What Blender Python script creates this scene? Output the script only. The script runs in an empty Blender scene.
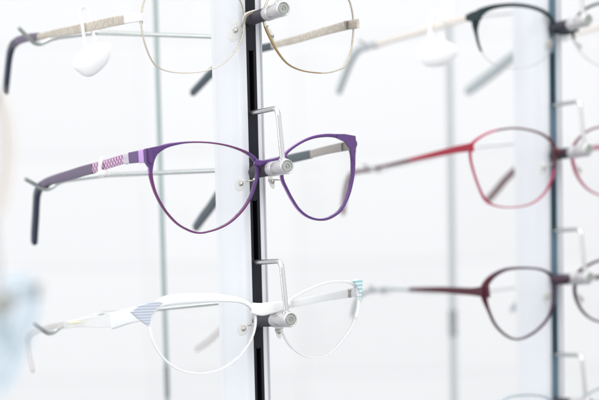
import bpy, math, random
from mathutils import Vector, Matrix
random.seed(4)
sc = bpy.context.scene
COL = sc.collection

# ------------------------------------------------------------------ camera
F = 1900.0                                     # focal length in photo pixels (599 wide)
PITCH, ROLL = math.radians(6.1), math.radians(-1.3)
CAM = Vector((0, -1.0, 1.45))
R = (Matrix.Rotation(math.radians(90) - PITCH, 3, 'X') @ Matrix.Rotation(ROLL, 3, 'Z'))
cd = bpy.data.cameras.new('camera')
cam = bpy.data.objects.new('camera', cd); COL.objects.link(cam)
cam.matrix_world = Matrix.Translation(CAM) @ R.to_4x4()
cd.sensor_width = 36; cd.lens = 36 * F / 599
cd.clip_start = 0.02; cd.clip_end = 60
cd.dof.use_dof = True; cd.dof.focus_distance = 0.992
cd.dof.aperture_fstop = (cd.lens / 1000) / 0.0165      # 16.5 mm pupil
cd.dof.aperture_blades = 0
sc.camera = cam

def ray(px, py):
    return R @ Vector(((px - 299.5) / F, -(py - 200) / F, -1.0))
def P(px, py, d):
    """world point seen at photo position px,py at depth d (metres)"""
    return CAM + ray(px, py) * d
def hit(px, py, o, n):
    r = ray(px, py)
    return CAM + r * ((o - CAM).dot(n) / r.dot(n))

# ------------------------------------------------------------------ materials
def mat(name, col, rough=.4, metal=0., spec=.5, trans=0., ior=1.45, coat=0., sss=0., sheen=0., alpha=1.):
    m = bpy.data.materials.new(name); m.use_nodes = True
    b = m.node_tree.nodes['Principled BSDF']
    b.inputs['Base Color'].default_value = (*col, 1)
    b.inputs['Roughness'].default_value = rough
    b.inputs['Metallic'].default_value = metal
    b.inputs['Specular IOR Level'].default_value = spec
    b.inputs['Transmission Weight'].default_value = trans
    b.inputs['IOR'].default_value = ior
    b.inputs['Coat Weight'].default_value = coat
    b.inputs['Alpha'].default_value = alpha
    if sss:
        b.inputs['Subsurface Weight'].default_value = sss
        b.inputs['Subsurface Radius'].default_value = (.01, .01, .01)
        b.inputs['Subsurface Scale'].default_value = .3
    return m
def nodes(m):
    nt = m.node_tree
    return nt, nt.nodes, nt.links, nt.nodes['Principled BSDF']
def grain(m, scale=300, amt=.06, bump=.0, stretch=(1, 1, 1)):
    """fine procedural variation of colour, roughness and surface"""
    nt, N, L, b = nodes(m)
    tc = N.new('ShaderNodeTexCoord'); mp = N.new('ShaderNodeMapping'); mp.inputs['Scale'].default_value = stretch
    L.new(tc.outputs['Object'], mp.inputs['Vector'])
    no = N.new('ShaderNodeTexNoise'); no.inputs['Scale'].default_value = scale; no.inputs['Detail'].default_value = 4
    L.new(mp.outputs['Vector'], no.inputs['Vector'])
    base = tuple(b.inputs['Base Color'].default_value)
    mx = N.new('ShaderNodeMix'); mx.data_type = 'RGBA'
    mx.inputs['A'].default_value = tuple(max(0, c * (1 - amt)) for c in base[:3]) + (1,)
    mx.inputs['B'].default_value = tuple(min(1, c * (1 + amt)) for c in base[:3]) + (1,)
    L.new(no.outputs['Fac'], mx.inputs['Factor']); L.new(mx.outputs['Result'], b.inputs['Base Color'])
    r = b.inputs['Roughness'].default_value
    mr = N.new('ShaderNodeMapRange'); mr.inputs['To Min'].default_value = r * .8; mr.inputs['To Max'].default_value = min(1, r * 1.25)
    L.new(no.outputs['Fac'], mr.inputs['Value']); L.new(mr.outputs['Result'], b.inputs['Roughness'])
    if bump:
        bp = N.new('ShaderNodeBump'); bp.inputs['Strength'].default_value = bump; bp.inputs['Distance'].default_value = .0004
        L.new(no.outputs['Fac'], bp.inputs['Height']); L.new(bp.outputs['Normal'], b.inputs['Normal'])
    return m

def clear_mat(name, tint=(.985, .99, .99), f0=.045, rough=.02):
    m = bpy.data.materials.new(name); m.use_nodes = True
    nt = m.node_tree; N = nt.nodes; L = nt.links; N.clear()
    out = N.new('ShaderNodeOutputMaterial'); mix = N.new('ShaderNodeMixShader')
    t = N.new('ShaderNodeBsdfTransparent'); t.inputs['Color'].default_value = (*tint, 1)
    g = N.new('ShaderNodeBsdfGlossy'); g.inputs['Roughness'].default_value = rough
    lw = N.new('ShaderNodeLayerWeight'); lw.inputs['Blend'].default_value = .5
    pw = N.new('ShaderNodeMath'); pw.operation = 'POWER'; pw.inputs[1].default_value = 4
    ma = N.new('ShaderNodeMath'); ma.operation = 'MULTIPLY_ADD'; ma.inputs[1].default_value = .8; ma.inputs[2].default_value = f0
    L.new(lw.outputs['Facing'], pw.inputs[0]); L.new(pw.outputs[0], ma.inputs[0])
    L.new(ma.outputs[0], mix.inputs['Fac']); L.new(t.outputs[0], mix.inputs[1]); L.new(g.outputs[0], mix.inputs[2])
    L.new(mix.outputs[0], out.inputs['Surface'])
    return m

def uv_pattern(name, colA, colB, fu, fv, rough=.35, metal=.3, kind='lattice'):
    """pattern printed along a temple: UV.x runs along it (mm), UV.y across (0..1)"""
    m = mat(name, colA, rough, metal); nt, N, L, b = nodes(m)
    uv = N.new('ShaderNodeUVMap'); sp = N.new('ShaderNodeSeparateXYZ'); L.new(uv.outputs['UV'], sp.inputs[0])
    def math_(op, a, bb=None, c=None):
        q = N.new('ShaderNodeMath'); q.operation = op
        for i, v in enumerate((a, bb, c)):
            if v is None: continue
            if isinstance(v, (int, float)): q.inputs[i].default_value = v
            else: L.new(v, q.inputs[i])
        return q.outputs[0]
    x = math_('MULTIPLY', sp.outputs['X'], fu); y = math_('MULTIPLY', sp.outputs['Y'], fv)
    if kind == 'lattice':
        a = math_('ABSOLUTE', math_('SINE', math_('ADD', x, y))); c = math_('ABSOLUTE', math_('SINE', math_('SUBTRACT', x, y)))
        f = math_('GREATER_THAN', math_('MINIMUM', a, c), .42)
    elif kind == 'stripes':
        f = math_('GREATER_THAN', math_('SINE', math_('ADD', x, y)), .1)
    else:
        no = N.new('ShaderNodeTexVoronoi'); no.inputs['Scale'].default_value = 1.0; no.feature = 'DISTANCE_TO_EDGE'
        cb = N.new('ShaderNodeCombineXYZ'); L.new(x, cb.inputs[0]); L.new(y, cb.inputs[1]); L.new(cb.outputs[0], no.inputs['Vector'])
        f = math_('GREATER_THAN', no.outputs['Distance'], .12)
    mx = N.new('ShaderNodeMix'); mx.data_type = 'RGBA'
    mx.inputs['A'].default_value = (*colA, 1); mx.inputs['B'].default_value = (*colB, 1)
    L.new(f, mx.inputs['Factor']); L.new(mx.outputs['Result'], b.inputs['Base Color'])
    return m

MT = {}
MT['alu'] = grain(mat('brushed_aluminium', (.66, .66, .65), .24, .9), 500, .05, .05, (1, 1, .1))
MT['wire'] = grain(mat('satin_steel_wire', (.50, .53, .52), .24, 1.), 600, .05)
MT['column'] = grain(mat('white_lacquer', (.795, .82, .85), .36, 0, .5), 40, .012)
MT['trim'] = grain(mat('light_grey_trim', (.62, .62, .65), .3, .4), 400, .03)
MT['rail'] = grain(mat('black_anodised_rail', (.010, .011, .018), .36, .0, .4), 600, .2, .05)
MT['rail_blue'] = grain(mat('slate_blue_rail', (.11, .19, .25), .35, .1, .6), 600, .1)
MT['slot'] = mat('black_slot', (.008, .008, .012), .5)
MT['rubber'] = grain(mat('dark_grey_rubber', (.048, .045, .060), .5, 0, .4), 900, .15, .25)
MT['pegtip'] = grain(mat('frosted_peg_plastic', (.62, .61, .62), .30, .45, .5, coat=.3), 700, .05, .1)
MT['cap'] = grain(mat('grey_green_cap', (.40, .42, .39), .3, .6), 900, .12, .2)
MT['screw'] = mat('steel_screw', (.52, .49, .45), .22, 1.)
MT['pad'] = mat('silicone_pad', (.80, .79, .76), .12, 0, .8, alpha=.42)
MT['nylon'] = clear_mat('clear_nylon_edge', (.93, .94, .94), .06, .1)
MT['lens'] = clear_mat('clear_lens', (.997, .998, .998), .022)
MT['lensblue'] = clear_mat('pale_blue_lens', (.90, .96, 1.0), .05, .05)
MT['post'] = grain(mat('grey_green_post', (.36, .46, .45), .3, .5), 200, .08)
MT['rod'] = grain(mat('grey_green_rod', (.45, .55, .53), .3, .6), 300, .05)
MT['purple'] = grain(mat('purple_lacquer', (.104, .040, .190), .30, .25, .5, coat=.3), 200, .03)
MT['magenta'] = mat('magenta_edge', (.50, .26, .58), .3, .3)
MT['plum'] = mat('plum_lacquer', (.15, .030, .14), .28, .3, coat=.3)
MT['lilac'] = mat('lilac_enamel', (.62, .36, .78), .25, .2, coat=.4)
MT['lattice'] = uv_pattern('pink_lattice_enamel', (.24, .07, .22), (.74, .52, .68), .8, 4.2, .3, .2)
MT['sparkle'] = uv_pattern('crystal_hinge', (.9, .86, .9), (.55, .45, .6), 2.2, 3.0, .15, .5)
MT['mauve'] = grain(mat('matte_mauve_acetate', (.135, .105, .170), .42, 0, .5), 500, .1)
MT['navy'] = grain(mat('dark_navy_acetate', (.020, .030, .060), .22, 0, .6), 400, .2)
MT['teal'] = mat('dark_teal_acetate', (.060, .085, .105), .3)
MT['gold'] = mat('pale_gold_wire', (.60, .54, .43), .25, .85)
MT['palemetal'] = mat('pale_silver_gold_wire', (.66, .60, .50), .22, .75)
MT['goldd'] = mat('bronze_wire', (.42, .31, .16), .25, .9)
MT['beige'] = uv_pattern('beige_marbled_temple', (.56, .50, .42), (.66, .60, .51), .30, 1.2, .28, .35, 'marble')
MT['white'] = grain(mat('white_acetate', (.90, .91, .91), .22, 0, .5, coat=.3), 300, .01)
MT['stripe'] = uv_pattern('blue_striped_acetate', (.46, .50, .59), (.64, .68, .76), 1.0, 40, .25, 0, 'stripes')
MT['greenstripe'] = uv_pattern('green_striped_acetate', (.32, .58, .57), (.70, .80, .87), 1.6, 30, .25, 0, 'stripes')
MT['milky'] = grain(mat('milky_clear_acetate', (.86, .87, .87), .2, 0, .5, alpha=.55), 300, .02)
MT['milkytip'] = mat('greyish_clear_tip', (.62, .58, .56), .25, alpha=.45)
MT['yellow'] = mat('pale_yellow_print', (.85, .80, .42), .4)
MT['tag'] = grain(mat('white_tag_plastic', (.93, .93, .93), .4), 200, .01)
MT['black'] = mat('blackish_teal_acetate', (.004, .022, .028), .25)
MT['red'] = mat('red_lacquer', (.40, .018, .045), .3, .3)
MT['pink'] = mat('rose_metal', (.46, .06, .13), .3, .5)
MT['greybrown'] = mat('grey_brown_metal', (.13, .045, .055), .35, .5)
MT['wine'] = mat('dark_wine_lacquer', (.075, .008, .020), .3, .2)
MT['greymetal'] = mat('slate_metal', (.085, .050, .075), .3, .6)
MT['greige'] = mat('plain_greige_temple', (.42, .39, .36), .35, .3)
MT['palewire'] = mat('pale_satin_wire', (.78, .79, .80), .3, .6)
MT['palepost'] = grain(mat('pale_grey_post', (.55, .58, .59), .35, .4), 200, .05)
MT['greytip'] = mat('grey_tip', (.30, .34, .36), .35)
MT['paletip'] = mat('pale_grey_tip', (.42, .47, .48), .35)
MT['silver'] = mat('silver_metal', (.42, .52, .56), .25, .8)
MT['skyblue'] = mat('sky_blue_acetate', (.78, .88, .95), .3)
MT['cream'] = mat('cream_acetate', (.78, .72, .65), .35)

# ------------------------------------------------------------------ mesh helpers
class MB:
    def __init__(s): s.v = []; s.f = []; s.m = []; s.uv = []
    def add(s, vs, fs, mi=0, uvs=None):
        o = len(s.v); s.v += vs
        s.uv += uvs if uvs else [(0, 0)] * len(vs)
        for k, f in enumerate(fs):
            s.f.append(tuple(i + o for i in f)); s.m.append(mi[k] if isinstance(mi, list) else mi)
    def build(s, name, mats, parent=None, smooth=True):
        o0 = parent_world(parent)
        me = bpy.data.meshes.new(name)
        me.from_pydata([tuple(v - o0) for v in s.v], [], s.f)
        uvl = me.uv_layers.new(name='UVMap')
        for l in me.loops: uvl.data[l.index].uv = s.uv[l.vertex_index]
        if not isinstance(mats, (list, tuple)): mats = [mats]
        for m in mats: me.materials.append(m)
        for p, mi in zip(me.polygons, s.m): p.material_index = mi; p.use_smooth = smooth
        me.update()
        import bmesh
        bm = bmesh.new(); bm.from_mesh(me); bmesh.ops.recalc_face_normals(bm, faces=bm.faces); bm.to_mesh(me); bm.free()
        if smooth:
            try: me.set_sharp_from_angle(angle=math.radians(42))
            except Exception: pass
        ob = bpy.data.objects.new(name, me); COL.objects.link(ob)
        if parent: ob.parent = parent
        return ob
def parent_world(p):
    w = Vector((0, 0, 0))
    while p is not None: w += p.location; p = p.parent
    return w
def empty(name, loc, label, cat, group=None):
    o = bpy.data.objects.new(name, None); COL.objects.link(o); o.location = loc
    o.empty_display_size = .02
    o['label'] = label; o['category'] = cat
    if group: o['group'] = group
    return o

def catmull(pts, n, closed=False):
    """pts: list of tuples/vectors of equal length -> resampled list"""
    pts = [tuple(p) for p in pts]; m = len(pts); out = []
    segs = m if closed else m - 1
    for i in range(segs):
        if closed: a, b, c, d = pts[(i - 1) % m], pts[i], pts[(i + 1) % m], pts[(i + 2) % m]
        else: a, b, c, d = pts[max(i - 1, 0)], pts[i], pts[i + 1], pts[min(i + 2, m - 1)]
        for k in range(n):
            t = k / n
            out.append(tuple(.5 * (2 * q + (r - p) * t + (2 * p - 5 * q + 4 * r - s) * t * t + (3 * q - p - 3 * r + s) * t ** 3)
                             for p, q, r, s in zip(a, b, c, d)))
    if not closed: out.append(pts[-1])
    return out

def sweep(mb, path, prof_fn, mi=0, caps=True, frame_n=None):
    """path: list of Vector; prof_fn(i) -> list of (a,b) offsets along side W and normal Nn"""
    n = len(path); rings = []; uvs = []; L = 0
    prevN = None
    for i, p in enumerate(path):
        t = (path[min(i + 1, n - 1)] - path[max(i - 1, 0)]).normalized()
        if i: L += (p - path[i - 1]).length
        if frame_n is not None: nn = frame_n(i) if callable(frame_n) else frame_n
        else:
            nn = prevN if prevN is not None else (Vector((0, 0, 1)) if abs(t.z) < .9 else Vector((1, 0, 0)))
        w = nn.cross(t).normalized(); nn = t.cross(w).normalized(); prevN = nn
        pr = prof_fn(i)
        mx = max(abs(a) for a, b in pr) or 1
        rings.append([p + w * a + nn * b for a, b in pr]); uvs.append([(L * 1000, .5 + .5 * a / mx) for a, b in pr])
    k = len(rings[0]); vs = [v for r in rings for v in r]; uu = [q for r in uvs for q in r]; fs = []
    for i in range(n - 1):
        for j in range(k):
            fs.append((i * k + j, i * k + (j + 1) % k, (i + 1) * k + (j + 1) % k, (i + 1) * k + j))
    if caps:
        fs.append(tuple(range(k))); fs.append(tuple((n - 1) * k + j for j in range(k)))
    mb.add(vs, fs, mi, uu)

def circ(r, k=16): return [(r * math.cos(2 * math.pi * j / k), r * math.sin(2 * math.pi * j / k)) for j in range(k)]
def tube(mb, pts, r, mi=0, k=16, n=8, smooth=True):
    pts = [Vector(p) for p in pts]
    path = [Vector(p) for p in catmull(pts, n)] if smooth else pts
    if not isinstance(r, (list, tuple)): rr = [r] * len(path)
    else:
        q = catmull([(x,) for x in r], n) if smooth else [(x,) for x in r]
        rr = [x[0] for x in q]
    sweep(mb, path, lambda i: circ(rr[i], k), mi)
def fillet(pts, rad, n=8):
    """polyline with rounded corners"""
    pts = [Vector(p) for p in pts]; out = [pts[0]]
    for i in range(1, len(pts) - 1):
        a, b, c = pts[i - 1], pts[i], pts[i + 1]
        d1 = (a - b); d2 = (c - b); r = min(rad, d1.length * .45, d2.length * .45)
        s, e = b + d1.normalized() * r, b + d2.normalized() * r
        for k in range(n + 1):
            t = k / n; out.append(s * (1 - t) ** 2 + b * 2 * t * (1 - t) + e * t * t)
    out.append(pts[-1]); return out
def rrect(hw, ht, rn=.5, k=4):
    """rounded rectangle profile, half width hw and half thickness ht"""
    r = min(hw, ht) * rn; out = []
    for cx, cy, a0 in ((hw - r, ht - r, 0), (-hw + r, ht - r, 90), (-hw + r, -ht + r, 180), (hw - r, -ht + r, 270)):
        for j in range(k + 1):
            a = math.radians(a0 + 90 * j / k); out.append((cx + r * math.cos(a), cy + r * math.sin(a)))
    return out
def ribbon(mb, pts, normal, mi=0, n=8, rn=.6, round_end=False):
    """pts: list of (Vector, width_mm, thick_mm)"""
    q = catmull([(*p[0], p[1], p[2]) for p in pts], n)
    path = [Vector(a[:3]) for a in q]; W = [max(.05, a[3]) / 2000 for a in q]; T = [max(.05, a[4]) / 2000 for a in q]
    if round_end:
        # rounded last end
        last = path[-1]; t = (last - path[-2]).normalized(); w0, t0 = W[-1], T[-1]
        for j in range(1, 6):
            a = math.radians(18 * j) if j < 5 else math.radians(86)
            path.append(last + t * math.sin(a) * w0); W.append(w0 * math.cos(a)); T.append(t0 * (.35 + .65 * math.cos(a)))
    sweep(mb, path, lambda i: rrect(W[i], T[i], rn), mi, frame_n=normal)
def lathe(mb, base, axis, prof, mi=0, k=28):
    """prof: list of (s along axis, radius)"""
    axis = axis.normalized(); u = axis.cross(Vector((0, 0, 1)) if abs(axis.z) < .99 else Vector((1, 0, 0))).normalized(); w = axis.cross(u)
    vs = []; fs = []
    for s, r in prof:
        for j in range(k):
            a = 2 * math.pi * j / k; vs.append(base + axis * s + u * math.cos(a) * r + w * math.sin(a) * r)
    for i in range(len(prof) - 1):
        for j in range(k): fs.append((i * k + j, i * k + (j + 1) % k, (i + 1) * k + (j + 1) % k, (i + 1) * k + j))
    fs.append(tuple(range(k))); fs.append(tuple((len(prof) - 1) * k + j for j in range(k)))
    mb.add(vs, fs, mi)
def prism(mb, poly, z0, z1, mi=0):
    """poly: world xy points; vertical extrusion"""
    k = len(poly); vs = [Vector((p[0], p[1], z0)) for p in poly] + [Vector((p[0], p[1], z1)) for p in poly]
    fs = [tuple(range(k)), tuple(range(k, 2 * k))] + [(j, (j + 1) % k, k + (j + 1) % k, k + j) for j in range(k)]
    mb.add(vs, fs, mi)
def ellipsoid(mb, c, ax, ay, az, mi=0, k=16, e=1.0):
    vs = []; fs = []; m = k // 2
    for i in range(1, m):
        a = math.pi * i / m
        for j in range(k):
            b = 2 * math.pi * j / k
            vs.append(c + ax * math.sin(a) * math.cos(b) + ay * math.sin(a) * math.sin(b) + az * math.cos(a))
    for i in range(m - 2):
        for j in range(k): fs.append((i * k + j, i * k + (j + 1) % k, (i + 1) * k + (j + 1) % k, (i + 1) * k + j))
    vs.append(c + az); vs.append(c - az); A = len(vs) - 2
    for j in range(k):
        fs.append((A, j, (j + 1) % k)); fs.append((A + 1, (m - 2) * k + j, (m - 2) * k + (j + 1) % k))
    mb.add(vs, fs, mi)

TH = math.radians(30)
U = Vector((math.cos(TH), math.sin(TH), 0))            # along the row of lenses, to the right and away
NH = Vector((math.sin(TH), -math.cos(TH), 0))          # the way the spectacles look
Z = Vector((0, 0, 1))
PT = math.radians(8.5)
PD = (NH * math.cos(PT) + Z * math.sin(PT)).normalized()    # pegs point up a little
PU = (Z * math.cos(PT) - NH * math.sin(PT)).normalized()
MM = .001

# ------------------------------------------------------------------ display columns
def column(px, py, d, rows, label, slots, rests, top, bot, group, railmat="rail", wire="wire"):
    Q = P(px, py, d)                                    # middle of the rail's face, at the height of row 0
    root = empty('display_column', Vector((Q.x, Q.y, bot)), label, 'display column', group)
    def xy(u, n): v = Q + U * (u * MM) + NH * (n * MM); return (v.x, v.y)
    # body: rounded box with a channel in its face
    W, D, r = 7.2, 33, 2.6; pr = []
    for cx, cn, a0 in ((W - r, -D + r, -90), (W - r, -r, 0)):
        for j in range(7):
            a = math.radians(a0 + 15 * j); pr.append((cx + r * math.cos(a), cn + r * math.sin(a)))
    pr += [(3.0, 0), (3.0, -8), (-3.0, -8), (-3.0, 0)]
    for cx, cn, a0 in ((-W + r, -r, 90), (-W + r, -D + r, 180)):
        for j in range(7):
            a = math.radians(a0 + 15 * j); pr.append((cx + r * math.cos(a), cn + r * math.sin(a)))
    mb = MB(); prism(mb, [xy(*p) for p in pr], bot, top); mb.build('post_body', MT['column'], root)
    # side moulding: two shallow ribs down the broad left flank
    mb = MB()
    for n0, n1 in ((-26.5, -11),):
        prism(mb, [xy(-W - .25, n0), xy(-W - .25, n1), xy(-W + .3, n1 + 1.2), xy(-W + .3, n0 - 1.2)], bot, top)
    mb.build('side_moulding', MT['column'], root)
    # edge trim right of the rail
    mb = MB(); prism(mb, [xy(5.5, .0), xy(6.3, .0), xy(6.3, .5), xy(5.5, .5)], bot, top); mb.build('edge_trim', MT['trim'], root)
    # rail: U liner and a slotted face plate
    mb = MB()
    prism(mb, [xy(*p) for p in ((2.95, -.3), (2.95, -7.9), (-2.95, -7.9), (-2.95, -.3), (-2.5, -.3), (-2.5, -7), (2.5, -7), (2.5, -.3))], bot, top, 1)
    # plate with stadium holes: pieces between slots
    sw = 1.4
    def plate(z0, z1, a, b):
        prism(mb, [xy(a, -.2), xy(b, -.2), xy(b, -1.6), xy(a, -1.6)], z0, z1, 0)
    plate(bot, top, -2.92, -sw); plate(bot, top, sw, 2.92)
    cuts = sorted([(Q.z + s0 * MM, Q.z + s1 * MM) for s0, s1 in slots])
    z = bot
    for a, b in cuts + [(top, top + 1)]:
        if a > z:
            # solid piece with concave rounded ends
            lo = z; hi = min(a, top); k = 8
            face = []
            f0 = [];
            if z > bot: f0 = [(sw * math.cos(math.pi * j / k), -sw * math.sin(math.pi * j / k)) for j in range(k + 1)]
            else: f0 = [(sw, 0), (-sw, 0)]
            lower = [(x, lo + (sw + y * 1) * 0 + (y) * MM + 0) for x, y in f0]
            if hi < top: f1 = [(-sw * math.cos(math.pi * j / k), sw * math.sin(math.pi * j / k)) for j in range(k + 1)]
            else: f1 = [(-sw, 0), (sw, 0)]
            upper = [(x, hi + y * MM) for x, y in f1]
            loop = [(x, zz) for x, zz in lower] + upper
            # convex tongue ends: mirror so that the hole, not the bar, is rounded
            vs = []
            for dn in (-.2, -1.6):
                for x, zz in loop: X = xy(x, dn); vs.append(Vector((X[0], X[1], zz)))
            m_ = len(loop)
            # fan from centre keeps concave outline valid
            cvs = []
            for dn in (-.2, -1.6): X = xy(0, dn); cvs.append(Vector((X[0], X[1], (lo + hi) / 2)))
            allv = vs + cvs
            fs = [(j, (j + 1) % m_, m_ + (j + 1) % m_, m_ + j) for j in range(m_)]
            fs += [(j, (j + 1) % m_, 2 * m_) for j in range(m_)] + [(m_ + j, m_ + (j + 1) % m_, 2 * m_ + 1) for j in range(m_)]
            mb.add(allv, fs, 0)
        z = b
    mb.build("slotted_rail", [MT[railmat], MT['slot']], root, smooth=False)
    for row in rows:
        B = Q + Z * (row * MM)
        pg = bpy.data.objects.new('peg', None)
        mb = MB()
        lathe(mb, B - PD * 2 * MM, PD, [(0, .0034), (.004, .0037), (.0045, .0037), (.005, .0034), (.0205, .0034), (.0215, .0034)])
        peg = mb.build('peg', MT['rubber'], root)
        mb = MB()
        lathe(mb, B, PD, [(.018, .0037), (.0184, .0039), (.0235, .0039), (.0238, .0037), (.0242, .0039), (.0350, .0039), (.0356, .0037), (.0358, .0034), (.0354, .0030), (.0350, .0030)])
        tip = mb.build('peg_tip', MT['pegtip'], peg)
        mb = MB()
        lathe(mb, B, PD, [(.0345, .0030), (.0352, .0030), (.0356, .0026), (.0356, .0015), (.0352, .0013), (.0352, .0006), (.0358, .0004)])
        mb.build('end_cap', MT['cap'], peg)
        # locking arm: up from the tip, then back into the slot
        h = 30.5; s1 = 31.5
        path = fillet([B + PD * s1 * MM + PU * 3.2 * MM, B + PD * s1 * MM + PU * h * MM, B - PD * 5 * MM + PU * h * MM + Z * .4 * MM], 4.5 * MM)
        mb = MB(); tube(mb, path, .00135, smooth=False); 
        lathe(mb, B + PD * s1 * MM, PU, [(.003, .0022), (.0042, .0022), (.0046, .0017)])
        mb.build('locking_arm', MT['alu'], root)
    for rp in rests:
        mb = MB(); tube(mb, fillet(rp, 5 * MM, 6), .00125, smooth=False)
        mb.build('temple_rest', MT[wire], root)
    return root, Q

# ------------------------------------------------------------------ spectacles
def spectacles(S):
    o_px, o_py, o_d = S['bridge_at']; tilt = math.radians(S.get('tilt', 5))
    n = (NH * math.cos(tilt) + Z * math.sin(tilt)).normalized(); v = n.cross(U).normalized()
    if v.z < 0: v = -v
    O = P(o_px, o_py, o_d); c = S.get('wrap', 2.0)
    root = empty('spectacles', O, S['label'], 'glasses', S['group'])
    def surf(px, py, off=0):
        a = 0
        for _ in range(8):
            p = hit(px, py, O - n * (c * a * a - off), n); a = (p - O).dot(U)
        return p
    # --- rims and bridge
    mb = MB(); K = S.get('thick', 1.5) * MM; lenses = []
    mats = [MT[x] for x in S['rim']]                         # front, edge, ring colour 3
    for si, loop in enumerate(S['loops']):
        q = catmull(loop, 8, True); m = len(q)
        area = sum(q[i][0] * q[(i + 1) % m][1] - q[(i + 1) % m][0] * q[i][1] for i in range(m)); sg = 1 if area > 0 else -1
        rings = []; inner = []
        for i in range(m):
            a, b = q[i - 1], q[(i + 1) % m]; tx, ty = b[0] - a[0], b[1] - a[1]; l = math.hypot(tx, ty) or 1
            nx, ny = ty / l * sg, -tx / l * sg; w = q[i][2]
            pin = surf(q[i][0] - nx * .25, q[i][1] - ny * .25); pout = surf(q[i][0] + nx * w, q[i][1] + ny * w)
            side = pout - pin; ring = []
            hw = side.length / 2; mid = (pin + pout) / 2; sd = side.normalized()
            for (x, y) in rrect(hw, K / 2, .55, 3): ring.append(mid + sd * x + n * (y - K / 2))
            rings.append(ring); inner.append(pin)
        k = len(rings[0]); vs = [p for r_ in rings for p in r_]; fs = []; ms = []
        extra = S.get('ring_mat', [None, None])[si]
        for i in range(m):
            for j in range(k):
                fs.append((i * k + j, i * k + (j + 1) % k, ((i + 1) % m) * k + (j + 1) % k, ((i + 1) % m) * k + j))
                # profile parts: 0..3 outer-front corner, 4..7 inner-front, 8..11 inner-back, 12..15 outer-back
                front = (0 <= j <= 7)
                mi_ = 0 if front else 1
                if extra and extra(i / m): mi_ = 1 + int(extra(i / m))
                ms.append(mi_)
        mb.add(vs, fs, ms); lenses.append(inner)
    br = S.get('bridge')
    if br:
        for b_ in (br if isinstance(br[0], list) else [br]):
            pts = [(surf(p[0], p[1], p[4] * MM if len(p) > 4 else 0), p[2], p[3]) for p in b_]
            ribbon(mb, pts, n, S.get('bridge_mat', 0))
    for lug in S.get('lugs', []):                           # small flat pieces at the outer corners
        poly = lug['poly']; m = len(poly)
        fr = [surf(*p, lug.get('off', .4) * MM) for p in poly]; bk = [p - n * lug.get('t', 2) * MM for p in fr]
        xs = [p[0] for p in poly]; ys = [p[1] for p in poly]
        uvs = [((p[0] - min(xs)) * .1, (p[1] - min(ys)) * .055) for p in poly] * 2
        mb2 = mb if 'mat' not in lug else MB()
        mb2.add(fr + bk, [tuple(range(m)), tuple(range(m, 2 * m))] + [(j, (j + 1) % m, m + (j + 1) % m, m + j) for j in range(m)], 0, uvs)
        if 'mat' in lug: lug['mb'] = mb2
    front = mb.build('front_rim', mats, root)
    for lug in S.get('lugs', []):
        if 'mb' in lug: lug['mb'].build('corner_inlay', MT[lug['mat']], front, smooth=False)
    # --- lenses
    for inner in lenses:
        m = len(inner); cen = sum(inner, Vector()) / m; G = 7; vs = []; fs = []; back = -n * 1.3 * MM
        for s_, off in ((1, Vector()), (-1, back)):
            for g in range(G, 0, -1):
                t = g / G
                for p in inner: vs.append(cen.lerp(p, t) + n * ((1 - t * t) * 1.6 * MM - .3 * MM) + off)
            vs.append(cen + n * 1.3 * MM + off)
        H = G * m + 1
        for b0 in (0, H):
            for g in range(G - 1):
                for j in range(m): fs.append((b0 + g * m + j, b0 + g * m + (j + 1) % m, b0 + (g + 1) * m + (j + 1) % m, b0 + (g + 1) * m + j))
            for j in range(m): fs.append((b0 + (G - 1) * m + j, b0 + (G - 1) * m + (j + 1) % m, b0 + G * m))
        for j in range(m): fs.append((j, (j + 1) % m, H + (j + 1) % m, H + j))
        mb = MB(); mb.add(vs, fs); mb.build('lens', MT[S.get('lens', 'lens')], root)
    # --- temples
    for tm in S['temples']:
        H = surf(*tm['hinge']); toe = math.radians(tm.get('toe', 0))
        td = (Matrix.Rotation(toe, 3, 'Z') @ (-NH)).normalized(); pn = td.cross(Z).normalized()
        def T(px, py, off=0): return hit(px, py, H + pn * off * MM, pn)
        arm = None
        for k_, seg in enumerate(tm['segs']):
            mb = MB()
            pts = [(T(p[0], p[1], p[4] if len(p) > 4 else 0), p[2], p[3]) for p in seg['pts']]
            ribbon(mb, pts, pn, 0, rn=seg.get('rn', .6), round_end=seg.get('end', False))
            ob = mb.build(seg['name'], MT[seg['mat']], arm or root)
            if arm is None: arm = ob
        # hinge barrel
        if tm.get('barrel', True):
            mb = MB(); hp = T(*tm.get('barrel_at', tm['segs'][0]['pts'][0][:2]), 0)
            s_ = 1 if tm.get('inner', 1) > 0 else -1
            lathe(mb, hp - Z * 2.4 * MM + pn * s_ * 1.6 * MM, Z, [(0, .0007), (.0002, .0010), (.0015, .0010), (.0016, .0008), (.0032, .0008), (.0033, .001), (.0046, .001), (.0048, .0007)], k=12)
            mb.build('hinge', MT['screw'], arm)
    # --- nose pads
    for pd_ in S.get('pads', []):
        c0 = surf(pd_[0], pd_[1], -5.5 * MM); w_, h_ = pd_[2] / 1.9 * MM, pd_[3] / 1.9 * MM
        s_ = pd_[4]; a0 = surf(pd_[5], pd_[6], -1.2 * MM)
        yaw = Matrix.Rotation(math.radians(-38 * s_), 3, v); pa = yaw @ U; pb = (v + U * .25 * s_).normalized(); pc = pa.cross(pb)
        mb = MB(); ellipsoid(mb, c0, pa * w_ * .62, pc * .0011, pb * h_ * .5, 0, 16); pad = mb.build('nose_pad', MT['pad'], root)
        mb = MB(); ellipsoid(mb, c0 + n * .0009, pa * .0013, pc * .0013, pb * .0013, 0, 10); mb.build('pad_screw', MT['screw'], pad)
        mb = MB(); tube(mb, [a0, a0 - n * 3 * MM - v * .8 * MM, c0 - n * 2.4 * MM + v * 1.2 * MM, c0 - pc * .3 * MM], .00042, 0, 8, 6)
        mb.build('pad_arm', MT['screw'], pad)
    return root, surf

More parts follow.
